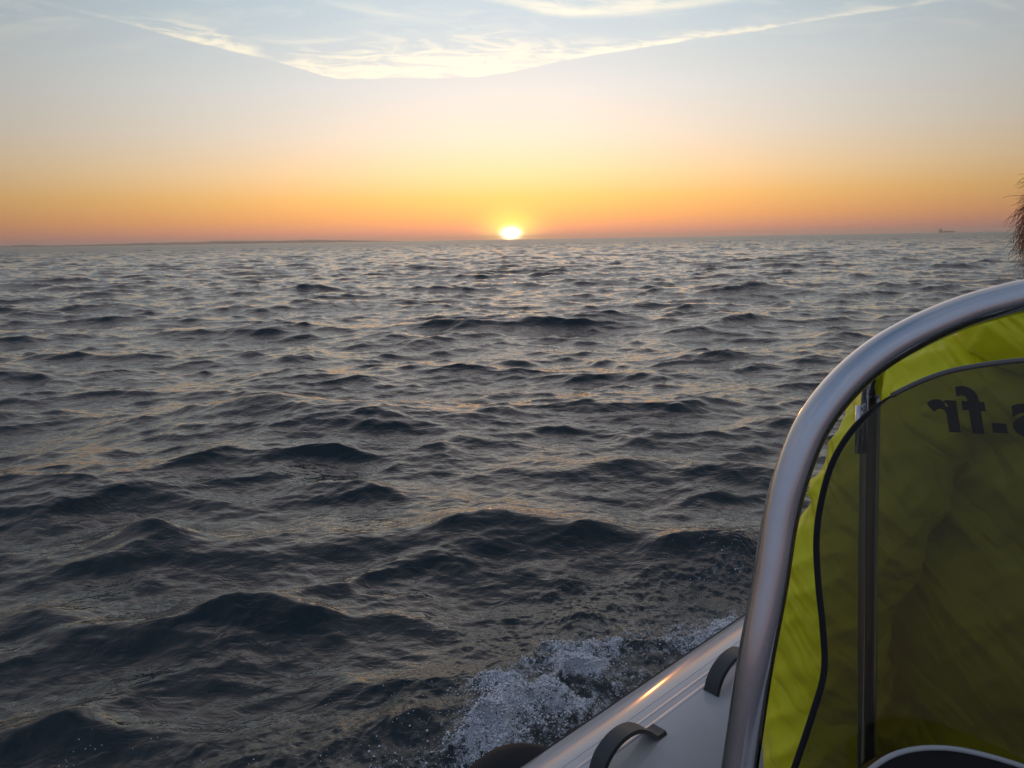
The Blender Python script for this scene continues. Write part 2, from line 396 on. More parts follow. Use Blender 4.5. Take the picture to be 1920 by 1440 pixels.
CAS = [(cascade(173.0, 1024, 1.2, 60.0, 0.0029, 0.14, 5), 3000.0, 9000.0, 1.3),
       (cascade(29.0, 1024, 0.22, 1.2, 0.0030, 0.22, 6), 60.0, 200.0, 1.2),
       (cascade(6.1, 1024, 0.05, 0.22, 0.0017, 0.35, 8), 9.0, 30.0, 0.8)]
def samp(c, x, y):
    L, N, fld = c
    fx = (x / L * N) % N; fy = (y / L * N) % N
    i = np.floor(fx).astype(int); j = np.floor(fy).astype(int)
    a = (fx - i)[:, None].astype(np.float32); b = (fy - j)[:, None].astype(np.float32)
    i %= N; j %= N; i2 = (i + 1) % N; j2 = (j + 1) % N
    return fld[i, j] * (1 - a) * (1 - b) + fld[i2, j] * a * (1 - b) + fld[i, j2] * (1 - a) * b + fld[i2, j2] * a * b
# single steep waves that stand out near the boat: photo place, height, half width across, half depth, turn
PEAKS = [((295, 966), 0.24, 0.40, 0.24, 0.0), ((930, 938), 0.25, 1.45, 0.32, -3), ((520, 732), 0.36, 1.25, 0.60, 2), ((420, 1116), 0.15, 0.50, 0.20, 4),
         ((1230, 850), 0.16, 1.2, 0.40, 3), ((50, 1128), 0.13, 0.5, 0.20, 0), ((1420, 536), 0.26, 2.2, 0.9, 3), ((130, 1325), 0.11, 0.55, 0.18, -4),
         ((740, 1152), 0.06, 0.30, 0.12, 5), ((800, 1330), 0.08, 0.45, 0.14, 8), ((600, 905), 0.12, 0.5, 0.22, 0)]
def sst(a, b, x): t = np.clip((x - a) / (b - a), 0, 1); return t * t * (3 - 2 * t)
def sea(x, y):
    d = np.hypot(x, y)
    out = np.zeros((len(x), 3), np.float32)
    for c, f0, f1, chop in CAS:
        w = 1 - np.clip((d - f0) / (f1 - f0), 0, 1)
        sel = w > 0
        q = samp(c, x[sel], y[sel]) * w[sel][:, None].astype(np.float32)
        q[:, :2] *= chop
        if c[0] > 100: q *= (0.55 + 0.45 * sst(3.0, 11.0, d[sel]))[:, None].astype(np.float32)
        out[sel] += q
    for (px, py), h, wx, wy, turn in PEAKS:
        c0 = on_z(px, py, h * 0.8); t = rad(turn)
        ax = (x - c0.x) * math.cos(t) + (y - c0.y) * math.sin(t)
        ay = -(x - c0.x) * math.sin(t) + (y - c0.y) * math.cos(t) + 0.25 * ax * ax / wx
        r = np.sqrt((ax / wx) ** 2 + (ay / wy) ** 2 + 0.02)
        out[:, 2] += h * np.exp(-1.35 * r) * 0.95
    return out
WASH_O = 1.34                                 # where the churned strip starts, outboard of the tube's overhang
def boat_st(x, y): return x * BX.x + y * BX.y, x * BO.x + y * BO.y
def wash_zone(x, y):
    """1 inside the churned strip beside the boat, 0 outside"""
    s, o = boat_st(x, y)
    wide = 0.80 + 0.16 * np.sin(s * 3.1 + 0.6) + 0.22 * sst(2.4, 0.8, s)
    t = o - WASH_O
    return sst(-0.02, 0.06, t) * (1 - sst(wide * 0.8, wide * 1.35, t)) * sst(0.0, 0.5, s) * (1 - sst(3.5, 4.0, s))
def calm_under_boat(x, y):
    s, o = boat_st(x, y)
    return sst(-2.75, -2.55, s) * (1 - sst(3.3, 3.6, s)) * (1 - sst(0.84, 0.92, o)) * sst(-1.75, -1.6, o)

def build_sea():
    rr = [1.5]
    while rr[-1] < 16000:
        d = rr[-1]
        k = 0.0060 if d < 2.0 else 0.0036 if d < 12 else 0.0044 if d < 300 else 0.012 if d < 1500 else 0.06
        rr.append(d * (1 + k))
    r = np.array(rr)
    a = np.concatenate([np.linspace(-43, 43, 730), np.linspace(43, 317, 62)[1:-1]]) * np.pi / 180
    nr, na = len(r), len(a)
    Rg, Ag = np.meshgrid(r, a, indexing='ij')
    x = (Rg * np.sin(Ag)).ravel(); y = (Rg * np.cos(Ag)).ravel()
    d = sea(x, y)
    # outside the finely divided fan the short waves are left out
    fan = (np.abs((Ag.ravel() * 180 / np.pi + 180) % 360 - 180) < 44).astype(np.float32)
    d *= (0.35 + 0.65 * fan)[:, None]
    z = d[:, 2] - 0.9 * calm_under_boat(x, y) - 0.07 * sst(0.35, 0.9, wash_zone(x, y))
    co = np.stack([x + d[:, 0], y + d[:, 1], z], -1).astype(np.float32)
    i = np.arange(nr - 1)[:, None] * na; k = np.arange(na)[None, :]; k2 = (k + 1) % na
    quad = np.stack([i + k, i + na + k, i + na + k2, i + k2], -1).reshape(-1, 4)[:, ::-1]
    me = bpy.data.meshes.new('sea')
    me.vertices.add(len(co)); me.vertices.foreach_set('co', co.ravel())
    me.loops.add(quad.size); me.loops.foreach_set('vertex_index', quad.ravel().astype(np.int32))
    me.polygons.add(len(quad)); me.polygons.foreach_set('loop_start', np.arange(0, quad.size, 4, dtype=np.int32))
    me.update(calc_edges=True); me.polygons.foreach_set('use_smooth', np.ones(len(quad), bool))
    me.materials.append(M_SEA)
    o = bpy.data.objects.new('sea', me); COL.objects.link(o)
    print('sea', nr, na, len(quad))
    return tag(o, 'dark choppy open sea with pink and golden reflections', kind='structure')
build_sea()

# lattice noise for the churned water
def vnoise(x, y, seed):
    r = np.random.default_rng(seed); T = r.random((256, 256)).astype(np.float32)
    i = np.floor(x).astype(int); j = np.floor(y).astype(int); a = x - i; b = y - j
    a = a * a * (3 - 2 * a); b = b * b * (3 - 2 * b)
    g_ = lambda p, q: T[p % 256, q % 256]
    return g_(i, j) * (1 - a) * (1 - b) + g_(i + 1, j) * a * (1 - b) + g_(i, j + 1) * (1 - a) * b + g_(i + 1, j + 1) * a * b
def fbm(x, y, sca, seed, octv=4, billow=False):
    t = 0; amp = 1.0; tot = 0
    for k in range(octv):
        n = vnoise(x * sca + 13.7 * k, y * sca - 7.3 * k, seed + k)
        t = t + amp * (np.abs(2 * n - 1) if billow else n); tot += amp
        amp *= 0.55; sca *= 2.03
    return t / tot
def build_wash():
    s = np.arange(0.30, 4.1, 0.0065); t = np.arange(WASH_O - 0.05, WASH_O + 1.35, 0.0065)
    Sg, Tg = np.meshgrid(s, t, indexing='ij'); S, T = Sg.ravel(), Tg.ravel()
    x = S * BX.x + T * BO.x; y = S * BX.y + T * BO.y
    d = sea(x, y); W = wash_zone(x, y)
    off = T - WASH_O
    wx = x + 0.10 * (fbm(x, y, 5, 40) - 0.5); wy = y + 0.10 * (fbm(x, y, 5, 50) - 0.5)
    clump = fbm(wx, wy, 3.0, 60, 4)
    bill = 1 - fbm(wx, wy, 8.0, 70, 5, True)
    fine = fbm(wx, wy, 30.0, 80, 3)
    patch = np.zeros(len(x))
    for px, py, rr, am in ((1370, 1150, .17, 1.0), (1300, 1178, .15, .9), (1230, 1190, .13, .7), (1160, 1212, .14, .7), (1080, 1212, .15, 1.0), (1060, 1258, .15, 1.0), (1130, 1262, .12, .8),
                           (970, 1272, .14, .8), (920, 1298, .10, .6), (1010, 1318, .12, .7), (1080, 1330, .10, .5), (915, 1385, .10, 1.0), (960, 1350, .10, .6),
                           (1345, 1165, .13, .9), (1190, 1268, .10, .5), (1240, 1225, .10, .5)):
        c0 = on_z(px, py, 0.03)
        patch = np.maximum(patch, am * np.exp(-(((wx - c0.x) ** 2 + (wy - c0.y) ** 2) / (rr * 0.88) ** 2)))
    strip_ = (1 - sst(0.45, 0.85, off + 0.3 * (clump - 0.5))) * sst(0.0, 0.05, off)
    foam = np.clip(patch * (0.45 + 0.75 * sst(0.36, 0.6, clump)) + 0.13 * strip_ * sst(0.3, 0.6, clump) + 0.06 * strip_, 0, 1)
    foam *= sst(0.3, 0.75, W) * (1 - sst(3.3, 3.55, S))
    dz = 0.030 * foam * (1 - fbm(wx, wy, 20.0, 75, 3, True) - 0.4) + 0.07 * foam * (bill - 0.35) * 1.6 + 0.05 * foam * sst(0.5, 0.75, clump) + W * (0.022 * (fbm(wx, wy, 16, 90, 4) - 0.5) + 0.014 * (fine - 0.5)) + 0.014 * foam * (fbm(wx, wy, 60, 95, 2, True) - 0.4)
    # rings where drops have fallen
    R = random.Random(3)
    rings = [on_z(px, py, 0) for px, py in ((920, 1090), (945, 1096), (985, 1102), (937, 1070), (990, 1037), (1160, 1003), (1220, 1063), (905, 1150), (860, 1180), (1040, 1120))]
    for c in rings:
        q = np.hypot(x - c.x, y - c.y); r0 = R.uniform(0.015, 0.035)
        dz = dz + 0.0025 * np.exp(-((q - r0) / 0.006) ** 2) - 0.001 * np.exp(-((q - r0 * 0.5) / 0.006) ** 2)
    edge = sst(0.0, 0.30, W)
    z = d[:, 2] + dz - 0.10 * (1 - edge)
    co = np.stack([x + d[:, 0], y + d[:, 1], z], -1)
    ns, nt = len(s), len(t)
    i = np.arange(ns - 1)[:, None] * nt; k = np.arange(nt - 1)[None, :]
    quad = np.stack([i + k, i + nt + k, i + nt + k + 1, i + k + 1], -1).reshape(-1, 4)
    keep = (edge[quad].max(1) > 0.0)
    quad = quad[keep]
    used = np.unique(quad); remap = -np.ones(len(co), int); remap[used] = np.arange(len(used))
    co = co[used]; fo = foam[used]; quad = remap[quad]
    me = bpy.data.meshes.new('wake_foam')
    me.vertices.add(len(co)); me.vertices.foreach_set('co', co.astype(np.float32).ravel())
    me.loops.add(quad.size); me.loops.foreach_set('vertex_index', quad.ravel().astype(np.int32))
    me.polygons.add(len(quad)); me.polygons.foreach_set('loop_start', np.arange(0, quad.size, 4, dtype=np.int32))
    me.update(calc_edges=True); me.polygons.foreach_set('use_smooth', np.ones(len(quad), bool))
    at_ = me.attributes.new('foam', 'FLOAT', 'POINT'); at_.data.foreach_set('value', fo.astype(np.float32))
    me.materials.append(M_WASH)
    o = bpy.data.objects.new('wake_foam', me); COL.objects.link(o)
    tag(o, 'white foam and churned water along the boat side', 'foam', 'stuff')
    # froth: bubbles heaped on the thickest foam
    pr = fo ** 2 * (0.15 + sst(0.42, 0.62, clump[used])); pr = pr / pr.sum()
    rg = np.random.default_rng(4)
    def balls(name, cen, rr, m):
        t_ = bmesh.new(); bmesh.ops.create_icosphere(t_, subdivisions=1, radius=1.0)
        tv = np.array([v_.co[:] for v_ in t_.verts]); tf = np.array([[v_.index for v_ in f.verts] for f in t_.faces]); t_.free()
        V = (cen[:, None, :] + tv[None] * rr[:, None, None]).reshape(-1, 3)
        Fc = (tf[None] + np.arange(len(cen))[:, None, None] * len(tv)).reshape(-1, 3)
        return from_data(name, V.tolist(), Fc.tolist(), m)
    pk = rg.choice(len(co), 9000, p=pr); rr = np.minimum(0.0013 * np.exp(rg.normal(0.3, 0.45, 9000)), 0.0048)
    cen_ = co[pk] + rg.uniform(-.004, .004, (9000, 3)) * (1, 1, 0); cen_[:, 2] += rr * rg.uniform(-0.5, 0.5, 9000) + 0.003
    o3 = balls('froth', cen_, rr, M_FROTH)
    tag(o3, 'white bubbly froth heaped on the wash beside the tube', 'foam', 'stuff')
    # drops thrown up over the churned water
    pk = rg.choice(len(co), 900); cen_ = co[pk].copy(); cen_[:, 2] += np.minimum(rg.exponential(0.035, 900), 0.16)
    o2 = balls('spray', cen_, rg.uniform(0.0010, 0.0028, 900), M_DROP)
    tag(o2, 'fine spray drops flying over the foam beside the boat', 'spray', 'stuff')
M_FROTH = plain('white froth', (0.80, 0.82, 0.85), 0.4, 0, 0.1, 60)
M_DROP = mat('spray drops', (0.55, 0.58, 0.60), 0.15, 0, 1.333)[0]
build_wash()

# ------------------------------------------------------------------ far coast and far ship
def build_coast():
    D = 10500.0; vs, fs = [], []
    prof = [(-900, 5), (-500, 6), (-200, 4.5), (-60, 4), (0, 4), (40, 4.2), (48, 5.6), (84, 5.6), (92, 4.0), (140, 3.6), (200, 4.2), (260, 5.0), (300, 6.0), (318, 5.4), (345, 6.4), (370, 5.6),
            (405, 5.8), (412, 7.4), (450, 7.2), (500, 6.2), (560, 5.6), (590, 6.6), (620, 5.4), (680, 3.8), (740, 2.0), (800, 0.4)]
    R = random.Random(5); n = 0
    pts = []
    for (a, ha), (b, hb) in zip(prof, prof[1:]):
        m = max(2, int((b - a) / 6))
        for k in range(m): pts.append((a + (b - a) * k / m, ha + (hb - ha) * k / m + R.uniform(-0.25, 0.25)))
    for px, h in pts:
        azm = math.atan((px - 960) / F); d = D / math.cos(azm)
        hz = max(h - 1.0, 0.2) / F * D
        for dd, f in ((0, -0.2), (40, 0.55), (160, 0.93), (500, 1.0), (1300, 0.8), (2200, -0.2)):
            r = d + dd
            vs.append((r * math.sin(azm), r * math.cos(azm), hz * f * (1 + R.uniform(-.04, .04)) if f > 0 else -12))
    m = len(pts)
    for i in range(m - 1):
        for k in range(5): fs.append((i * 6 + k, (i + 1) * 6 + k, (i + 1) * 6 + k + 1, i * 6 + k + 1))
    o = from_data('coast', vs, fs, M_LAND)
    tag(o, 'low hazy coastline along the horizon at the left', kind='structure')
build_coast()

def build_ship():
    r = ray(1776, 434); dh = Vector((r.x, r.y, 0)).normalized(); D = 9500.0
    c = dh * D; side_ = Vector((dh.y, -dh.x, 0))             # to the right in view
    ship = empty('cargo_ship', c); tag(ship, 'tiny hazy cargo ship on the horizon at the right', 'ship')
    def blk(name, a0, a1, w, z0, z1, m, rake=0.0):
        bm = bmesh.new(); bmesh.ops.create_cube(bm, size=1)
        for v_ in bm.verts:
            t = v_.co.x + 0.5; x_ = a0 + (a1 - a0) * t + (rake if v_.co.z > 0 and t > 0.5 else 0)
            nar = 0.25 if (name == 'hull' and t > 0.5) else 1.0
            p_ = c + side_ * x_ + dh * (v_.co.y * w * nar)
            v_.co = Vector((p_.x, p_.y, z0 + (z1 - z0) * (v_.co.z + 0.5)))
        return from_bm(name, bm, m, ship, smooth=False)
    blk('hull', -78, 70, 24, -4, 11, M_SHIP, 9)
    blk('superstructure', -74, -44, 22, 11, 30, M_SHIPW)
    blk('bridge', -66, -50, 26, 30, 37, M_SHIPW)
    blk('funnel', -73, -66, 8, 30, 42, M_SHIP)
    blk('mast', -58.5, -56.5, 2, 37, 52, M_SHIP)
    for a in (-20, 12, 44):
        cr = blk('deck_crane', a - 2, a + 2, 4, 11, 27, M_SHIP)
    blk('hatch_cover', -38, 58, 18, 11, 15, M_SHIP)
build_ship()

# ------------------------------------------------------------------ the inflatable boat
boat = empty('inflatable_boat', bp(0.6, -0.3, 0.0))
tag(boat, 'grey inflatable motor boat with steel console rail and smoked windscreen', 'boat')
TP = [bp(s, TUBE_O, TUBE_Z) for s in np.linspace(-2.6, 2.2, 25)]
cen = -0.30; half = TUBE_O - cen
for k in range(1, 24):
    w = math.pi * k / 24
    TP.append(bp(2.2 + 1.35 * math.sin(w), cen + half * math.cos(w), TUBE_Z + 0.10 * math.sin(w)))
TP += [bp(s, cen - half, TUBE_Z) for s in np.linspace(2.2, -2.6, 25)]
tube = sweep('tube', TP, TUBE_R, M_TUBE, boat, 64)
def tube_pt(s, phi, lift=0.0):
    """phi: degrees from the top, positive inboard"""
    a = rad(phi); n = UPZ * math.cos(a) - BO * math.sin(a)
    return bp(s, TUBE_O, TUBE_Z) + n * (TUBE_R + lift), n
def strip(name, phi, width, thick, m, parent, s0=-2.6, s1=2.2):
    vs, fs = [], []; hw = math.degrees(width / 2 / TUBE_R); ss = np.linspace(s0, s1, 50)
    prof = [(-hw, -0.002), (-hw * 0.8, thick), (hw * 0.8, thick), (hw, -0.002)]
    for s in ss:
        for dphi, l in prof: vs.append(tube_pt(s, phi + dphi, l)[0])
    for i in range(len(ss) - 1):
        for k in range(3): fs.append((i * 4 + k, i * 4 + k + 1, (i + 1) * 4 + k + 1, (i + 1) * 4 + k))
    return from_data(name, vs, fs, m, parent)
def on_tube(px, py):
    r = ray(px, py); ap = bp(0, TUBE_O, TUBE_Z)
    w = EYEP - ap; w = w - BX * w.dot(BX); q = r - BX * r.dot(BX)
    A, B, Cc = q.dot(q), 2 * q.dot(w), w.dot(w) - TUBE_R ** 2
    disc = max(B * B - 4 * A * Cc, 0.0); t = (-B - math.sqrt(disc)) / (2 * A)
    P_ = EYEP + r * t; rel = P_ - ap
    return rel.dot(BX), math.degrees(math.atan2(-rel.dot(BO), rel.z))
for px, py, w in ((1262, 1290, 0.004), (1240, 1325, 0.010), (1258, 1332, 0.012)):
    ss_, ph = on_tube(px, py); print('seam', ss_, ph)
    strip('seam_strip', ph, w, 0.0007, M_SEAM, tube)
strip('rubbing_strake', -62, 0.05, 0.010, M_RUB, tube)
# grab handles: a moulded strap arching between two ends on the tube
def handle(name, s0, phi, length, rise, width, m, skew=0.0, flat_end=True):
    prof = [(-0.02, 0.002), (0.0, 0.004), (0.03, 0.35), (0.10, 0.68), (0.24, 0.93), (0.42, 1.0), (0.62, 0.86), (0.82, 0.48), (0.97, 0.08), (1.06, 0.004), (1.16, 0.002)] if flat_end else \
           [(-0.06, 0.002), (0.0, 0.06), (0.08, 0.5), (0.22, 0.88), (0.42, 1.0), (0.62, 0.96), (0.82, 0.7), (0.95, 0.3), (1.0, 0.05), (1.06, 0.002)]
    pr = spline([(a * length, 0, b * rise) for a, b in prof], 4)
    dph = math.degrees(width / 2 / TUBE_R); th = 0.007
    vs, fs = [], []
    for i, q in enumerate(pr):
        t_ = (pr[min(i + 1, len(pr) - 1)] - pr[max(i - 1, 0)]).normalized()
        nx, nz = -t_.z, t_.x
        for sgn, lay in ((-1, 0), (-0.8, 1), (0.8, 1), (1, 0)):
            s_ = s0 + q.x + nx * th * lay; l_ = q.z + nz * th * lay
            base, n = tube_pt(s_, phi + skew * q.x / length, 0.0)
            tan = n.cross(BX)
            vs.append(base + n * l_ - tan * 0 + (n.cross(BX)).normalized() * (sgn * width / 2))
    m_ = len(pr)
    for i in range(m_ - 1):
        for k in range(4):
            k2 = (k + 1) % 4
            fs.append((i * 4 + k, i * 4 + k2, (i + 1) * 4 + k2, (i + 1) * 4 + k))
    fs.append((0, 1, 2, 3)); fs.append(tuple((m_ - 1) * 4 + k for k in (3, 2, 1, 0)))
    o = from_data(name, vs, fs, m, boat); o.data.set_sharp_from_angle(angle=rad(35)); return o
for (pa, pb, w, fe) in (((1118, 1458), (1226, 1376), 0.042, True), ((1334, 1298), (1415, 1232), 0.042, True)):
    s0, p0 = on_tube(*pa); s1, p1 = on_tube(*pb); print('handle', s0, p0, s1, p1)
    handle('grab_handle', s0, p0, (s1 - s0) * 0.95, 0.062, w, M_STRAP, p1 - p0, fe)
s0, _ = on_tube(940, 1470); s1, _ = on_tube(1030, 1402)
def fender(s_a, length, phi, rise, width):
    """solid moulded rubber pad, domed along its length"""
    vs, fs = [], []; n = 22
    for i in range(n):
        t = i / (n - 1); hgt = rise * (max(0.0, 1 - (2 * t - 1) ** 2)) ** 0.6 + 0.001
        for k in range(9):
            w = math.pi * k / 8; base, nn = tube_pt(s_a + length * t, phi, 0.0)
            tn_ = nn.cross(BX).normalized()
            vs.append(base - nn * 0.02 + nn * (0.02 + hgt) * math.sin(w) ** 0.6 + tn_ * (width / 2 * math.cos(w) * (0.6 + 0.4 * min(1, hgt / rise))))
    for i in range(n - 1):
        for k in range(8): fs.append((i * 9 + k, i * 9 + k + 1, (i + 1) * 9 + k + 1, (i + 1) * 9 + k))
    return from_data('fender', vs, fs, M_RUB, boat)
fender(s0 - 0.05, 0.27, -60, 0.075, 0.09)

# deck
bm = bmesh.new(); bmesh.ops.create_cube(bm, size=1)
for v_ in bm.verts:
    s = -2.5 if v_.co.x < 0 else 2.9
    v_.co = bp(s, (-1.5 if v_.co.y < 0 else 0.86), 0.10 + (v_.co.z + 0.5) * 0.10)
from_bm('deck', bm, M_DECK, boat, False)

# console rail: bent stainless tube
RAILPX = [(1374, 1540, .795), (1387, 1440, .80), (1415, 1250, .80), (1443, 1100, .805), (1462, 980, .81), (1485, 890, .812), (1522, 800, .815), (1575, 728, .82), (1642, 668, .825), (1720, 622, .83),
          (1800, 588, .84), (1870, 567, .845), (1930, 553, .85), (2010, 541, .86), (2160, 530, .875), (2320, 545, .89), (2440, 600, .90), (2520, 720, .90), (2570, 900, .89), (2610, 1150, .88), (2640, 1440, .87)]
rp = [at(*q) for q in RAILPX]
low = rp[0] + (rp[0] - rp[1]).normalized() * 0.55; end = rp[-1] + (rp[-1] - rp[-2]).normalized() * 0.45
rail = sweep('rail', spline([low] + rp + [end], 7), 0.0180, M_STEEL, boat, 32)
post_top, post_bot = at(1648, 640, 0.93), at(1622, 1500, 0.95)
post = sweep('post', spline([at(1646, 672, 0.86), at(1637, 715, 0.925), at(1632, 780, 0.95), at(1628, 1000, 0.96), at(1626, 1250, 0.965), at(1624, 1600, 0.97)], 8), 0.0112, M_STEEL, rail, 24)
clamp = sweep('post_clamp', [at(1612, 760, 0.945), at(1611, 850, 0.948)], 0.005, M_STEEL, rail, 12)

# windscreen: a flat smoked sheet leaning back behind the rail
O_ = at(1650, 900, 0.885)
EX = Vector((0.93, -0.36, 0.0)).normalized()
NRM = EX.cross(Vector((-0.10, 0.33, 0.94))).normalized()        # towards the helm
if NRM.dot(EYEP - O_) < 0: NRM = -NRM
EY = NRM.cross(EX).normalized()
if EY.z < 0: EY = -EY
def on_screen(px, py):
    r = ray(px, py); t = (O_ - EYEP).dot(NRM) / r.dot(NRM); P_ = EYEP + r * t - O_
    return P_.dot(EX), P_.dot(EY)
OUT = [(1468, 1500), (1490, 1440), (1522, 1345), (1545, 1262), (1543, 1180), (1534, 1090), (1531, 1010), (1540, 940), (1560, 870), (1594, 812), (1640, 765), (1690, 732), (1760, 702), (1830, 686), (1920, 675), (2060, 668)]
o2 = [on_screen(*q) for q in OUT]
o2s = [(q.x, q.y) for q in spline([(a, b, 0) for a, b in o2], 6)]
axm = o2s[-1][0]
full = o2s + [(2 * axm - a, b) for a, b in reversed(o2s[:-1])]
def scr(a, b, h): return O_ + EX * a + EY * b + NRM * h
bm = bmesh.new()
f_ = bm.faces.new([bm.verts.new(scr(a, b, 0.0)) for a, b in full])
ex_ = bmesh.ops.extrude_face_region(bm, geom=[f_])
for v_ in [e for e in ex_['geom'] if isinstance(e, bmesh.types.BMVert)]: v_.co -= NRM * 0.005
screen = from_bm('windscreen', bm, M_SCREEN, boat, False)
# rubber trim on the lower part of the edge
nt_ = 6 * 11
sweep('edge_trim', [scr(a, b, -0.0025) for a, b in o2s[:nt_]], lambda t: 0.0036 if t < 0.86 else 0.0036 - 0.022 * (t - 0.86) * 0.9, M_RUB, screen, 12)
top = [scr(a, b, -0.0025) for a, b in o2s[nt_ - 2:]] + [scr(2 * axm - a, b, -0.0025) for a, b in reversed(o2s[nt_ - 2:-1])]
M_EDGE = plain('polished sheet edge', (0.16, 0.16, 0.15), 0.3)
sweep('sheet_edge', top, 0.0031, M_EDGE, screen, 8)
# lettering on the bow side, so it reads backwards from here
def letters():
    cu = bpy.data.curves.new('lettering', 'FONT'); cu.body = 's.fr'; cu.size = 1.0; cu.extrude = 0.004; cu.offset = 0.034
    cu.space_character = 1.12
    tmp = bpy.data.objects.new('lettering_tmp', cu); COL.objects.link(tmp)
    dg = bpy.context.evaluated_depsgraph_get(); me = bpy.data.meshes.new_from_object(tmp.evaluated_get(dg))
    bpy.data.objects.remove(tmp)
    co = np.array([v_.co[:] for v_ in me.vertices])
    # right end of the word (r) lies at the left from here
    xr = co[:, 0].max(); yb = 0.0; yt = co[:, 1].max()
    aL, bL = on_screen(1741, 803); _, bT = on_screen(1790, 722)
    k = (bT - bL) / yt; kx = k * 1.08
    for v_ in me.vertices:
        a = aL + (xr - v_.co.x) * kx - (v_.co.y - yt * 0.3) * kx * 0.16; b = bL + v_.co.y * k
        v_.co = scr(a, b, -0.0062 + v_.co.z * 0.05)
    me.materials.clear(); me.materials.append(M_PRINT)
    # one object a letter
    bm = bmesh.new(); bm.from_mesh(me); bm.verts.ensure_lookup_table()
    seen, groups = set(), []
    for v0 in bm.verts:
        if v0.index in seen: continue
        stack, grp = [v0], []
        seen.add(v0.index)
        while stack:
            q = stack.pop(); grp.append(q)
            for e in q.link_edges:
                w = e.other_vert(q)
                if w.index not in seen: seen.add(w.index); stack.append(w)
        groups.append({q.index for q in grp})
    for gset in groups:
        hs = [co[a, 1] for a in gset]; ws = [co[a, 0] for a in gset]
        if max(hs) - min(hs) < 0.3 * yt:                    # the full stop is a square block
            x0_, x1_, y1_ = min(ws) - 0.0, max(ws) + 0.0, max(hs) + 0.01; sq = []
            for z_ in (-0.0062, -0.0057):
                for tx, ty in ((x0_, 0), (x1_, 0), (x1_, y1_), (x0_, y1_)):
                    sq.append(scr(aL + (xr - tx) * kx - (ty - yt * 0.3) * kx * 0.16, bL + ty * k, z_))
            from_data('letter', sq, [(0, 1, 2, 3), (4, 5, 6, 7), (0, 1, 5, 4), (1, 2, 6, 5), (2, 3, 7, 6), (3, 0, 4, 7)], M_PRINT, screen, False)
            continue
        idx = sorted(gset); mp = {a: i for i, a in enumerate(idx)}
        fs = [tuple(mp[v_.index] for v_ in f.verts) for f in bm.faces if f.verts[0].index in gset]
        from_data('letter', [bm.verts[a].co.copy() for a in idx] if not bm.verts.ensure_lookup_table() else [], fs, M_PRINT, screen, False)
    bm.free()
letters()

# console body and instrument pod
cons_o = scr(axm, on_screen(1700, 1580)[1], 0.02)
bm = bmesh.new(); bmesh.ops.create_cube(bm, size=1)
exh = EX.copy(); nrh = Vector((NRM.x, NRM.y, 0)).normalized()
for v_ in bm.verts:
    hi_ = v_.co.z > 0
    w_ = (axm - on_screen(1500, 1440)[0]) * (0.86 if hi_ else 0.9)
    p_ = cons_o + exh * (v_.co.x * 2 * w_ * 0.98) + nrh * ((0.10 if hi_ else 0.16) if v_.co.y < 0 else -0.14)
    v_.co = Vector((p_.x, p_.y, cons_o.z - 0.01 if hi_ else 0.205))
console = from_bm('console', bm, M_CONS, boat, True, 0.02)
PODPX = [(1600, 1475), (1632, 1443), (1665, 1420), (1702, 1407), (1745, 1402), (1795, 1405), (1855, 1418), (1920, 1438), (1990, 1466), (2040, 1500)]
pod = spline([at(px, py, 0.80) for px, py in PODPX], 5)
sweep('rim', pod, 0.0027, M_RIM, console, 10)
vs, fs = [], []
back = Vector((-nrh.x, -nrh.y, -0.6)) * 0.10
lowz = min(q.z for q in pod) - 0.12
for q in pod:
    c_ = q - Vector((0, 0, 0.002))
    vs += [Vector((c_.x, c_.y, lowz)), c_, c_ + back - Vector((0, 0, 0.004)), Vector((c_.x + back.x, c_.y + back.y, lowz))]
for i in range(len(pod) - 1):
    for k in range(3): fs.append((i * 4 + k, (i + 1) * 4 + k, (i + 1) * 4 + k + 1, i * 4 + k + 1))
from_data('instrument_pod', vs, fs, M_CONS, console).data.set_sharp_from_angle(angle=rad(40))

# ------------------------------------------------------------------ the person in the yellow jacket
HEAD = at(2048, 440, 1.20)
FWD = BX.copy(); LFT = BO.copy()
neck = at(1985, 640, 1.22)
shl = at(1738, 745, 1.30); elb = at(1550, 1140, 1.27); wri = at(1520, 1490, 1.22); han = at(1535, 1600, 1.22)
shr = neck + (neck - shl).reflect(FWD) * 1.0; shr = Vector((neck.x * 2 - shl.x, neck.y * 2 - shl.y, shl.z))
chest = (shl + shr) * 0.5 - UPZ * 0.10 + FWD * 0.02
hip = Vector((chest.x, chest.y, 0)) - FWD * 0.05 + UPZ * (chest.z - 0.42)
print('hip', hip, 'head', HEAD, 'shoulders', (shl - shr).length, 'elbow', (elb - shl).length, elb)
def limb(p0, r0, p1, r1, n=20):
    """tapered capsule between two joints"""
    d = (p1 - p0).normalized(); a = d.orthogonal().normalized(); b = d.cross(a); vs, fs = [], []
    prof = [(p0 - d * r0 * math.cos(t), r0 * math.sin(t)) for t in np.linspace(0.05, math.pi / 2, 7)] + [(p1 + d * r1 * math.cos(t), r1 * math.sin(t)) for t in np.linspace(math.pi / 2, 0.05, 7)]
    for c, r in prof:
        for k in range(n):
            w = 2 * math.pi * k / n; vs.append(c + (a * math.cos(w) + b * math.sin(w)) * r)
    for i in range(len(prof) - 1):
        for k in range(n):
            k2 = (k + 1) % n; fs.append((i * n + k, i * n + k2, (i + 1) * n + k2, (i + 1) * n + k))
    fs.append(tuple(range(n))[::-1]); fs.append(tuple((len(prof) - 1) * n + k for k in range(n)))
    me = bpy.data.meshes.new('tmp'); me.from_pydata([tuple(v_) for v_ in vs], [], fs); me.update(); return me
def chain(*jr): return [limb(jr[i][0], jr[i][1], jr[i + 1][0], jr[i + 1][1]) for i in range(len(jr) - 1)]
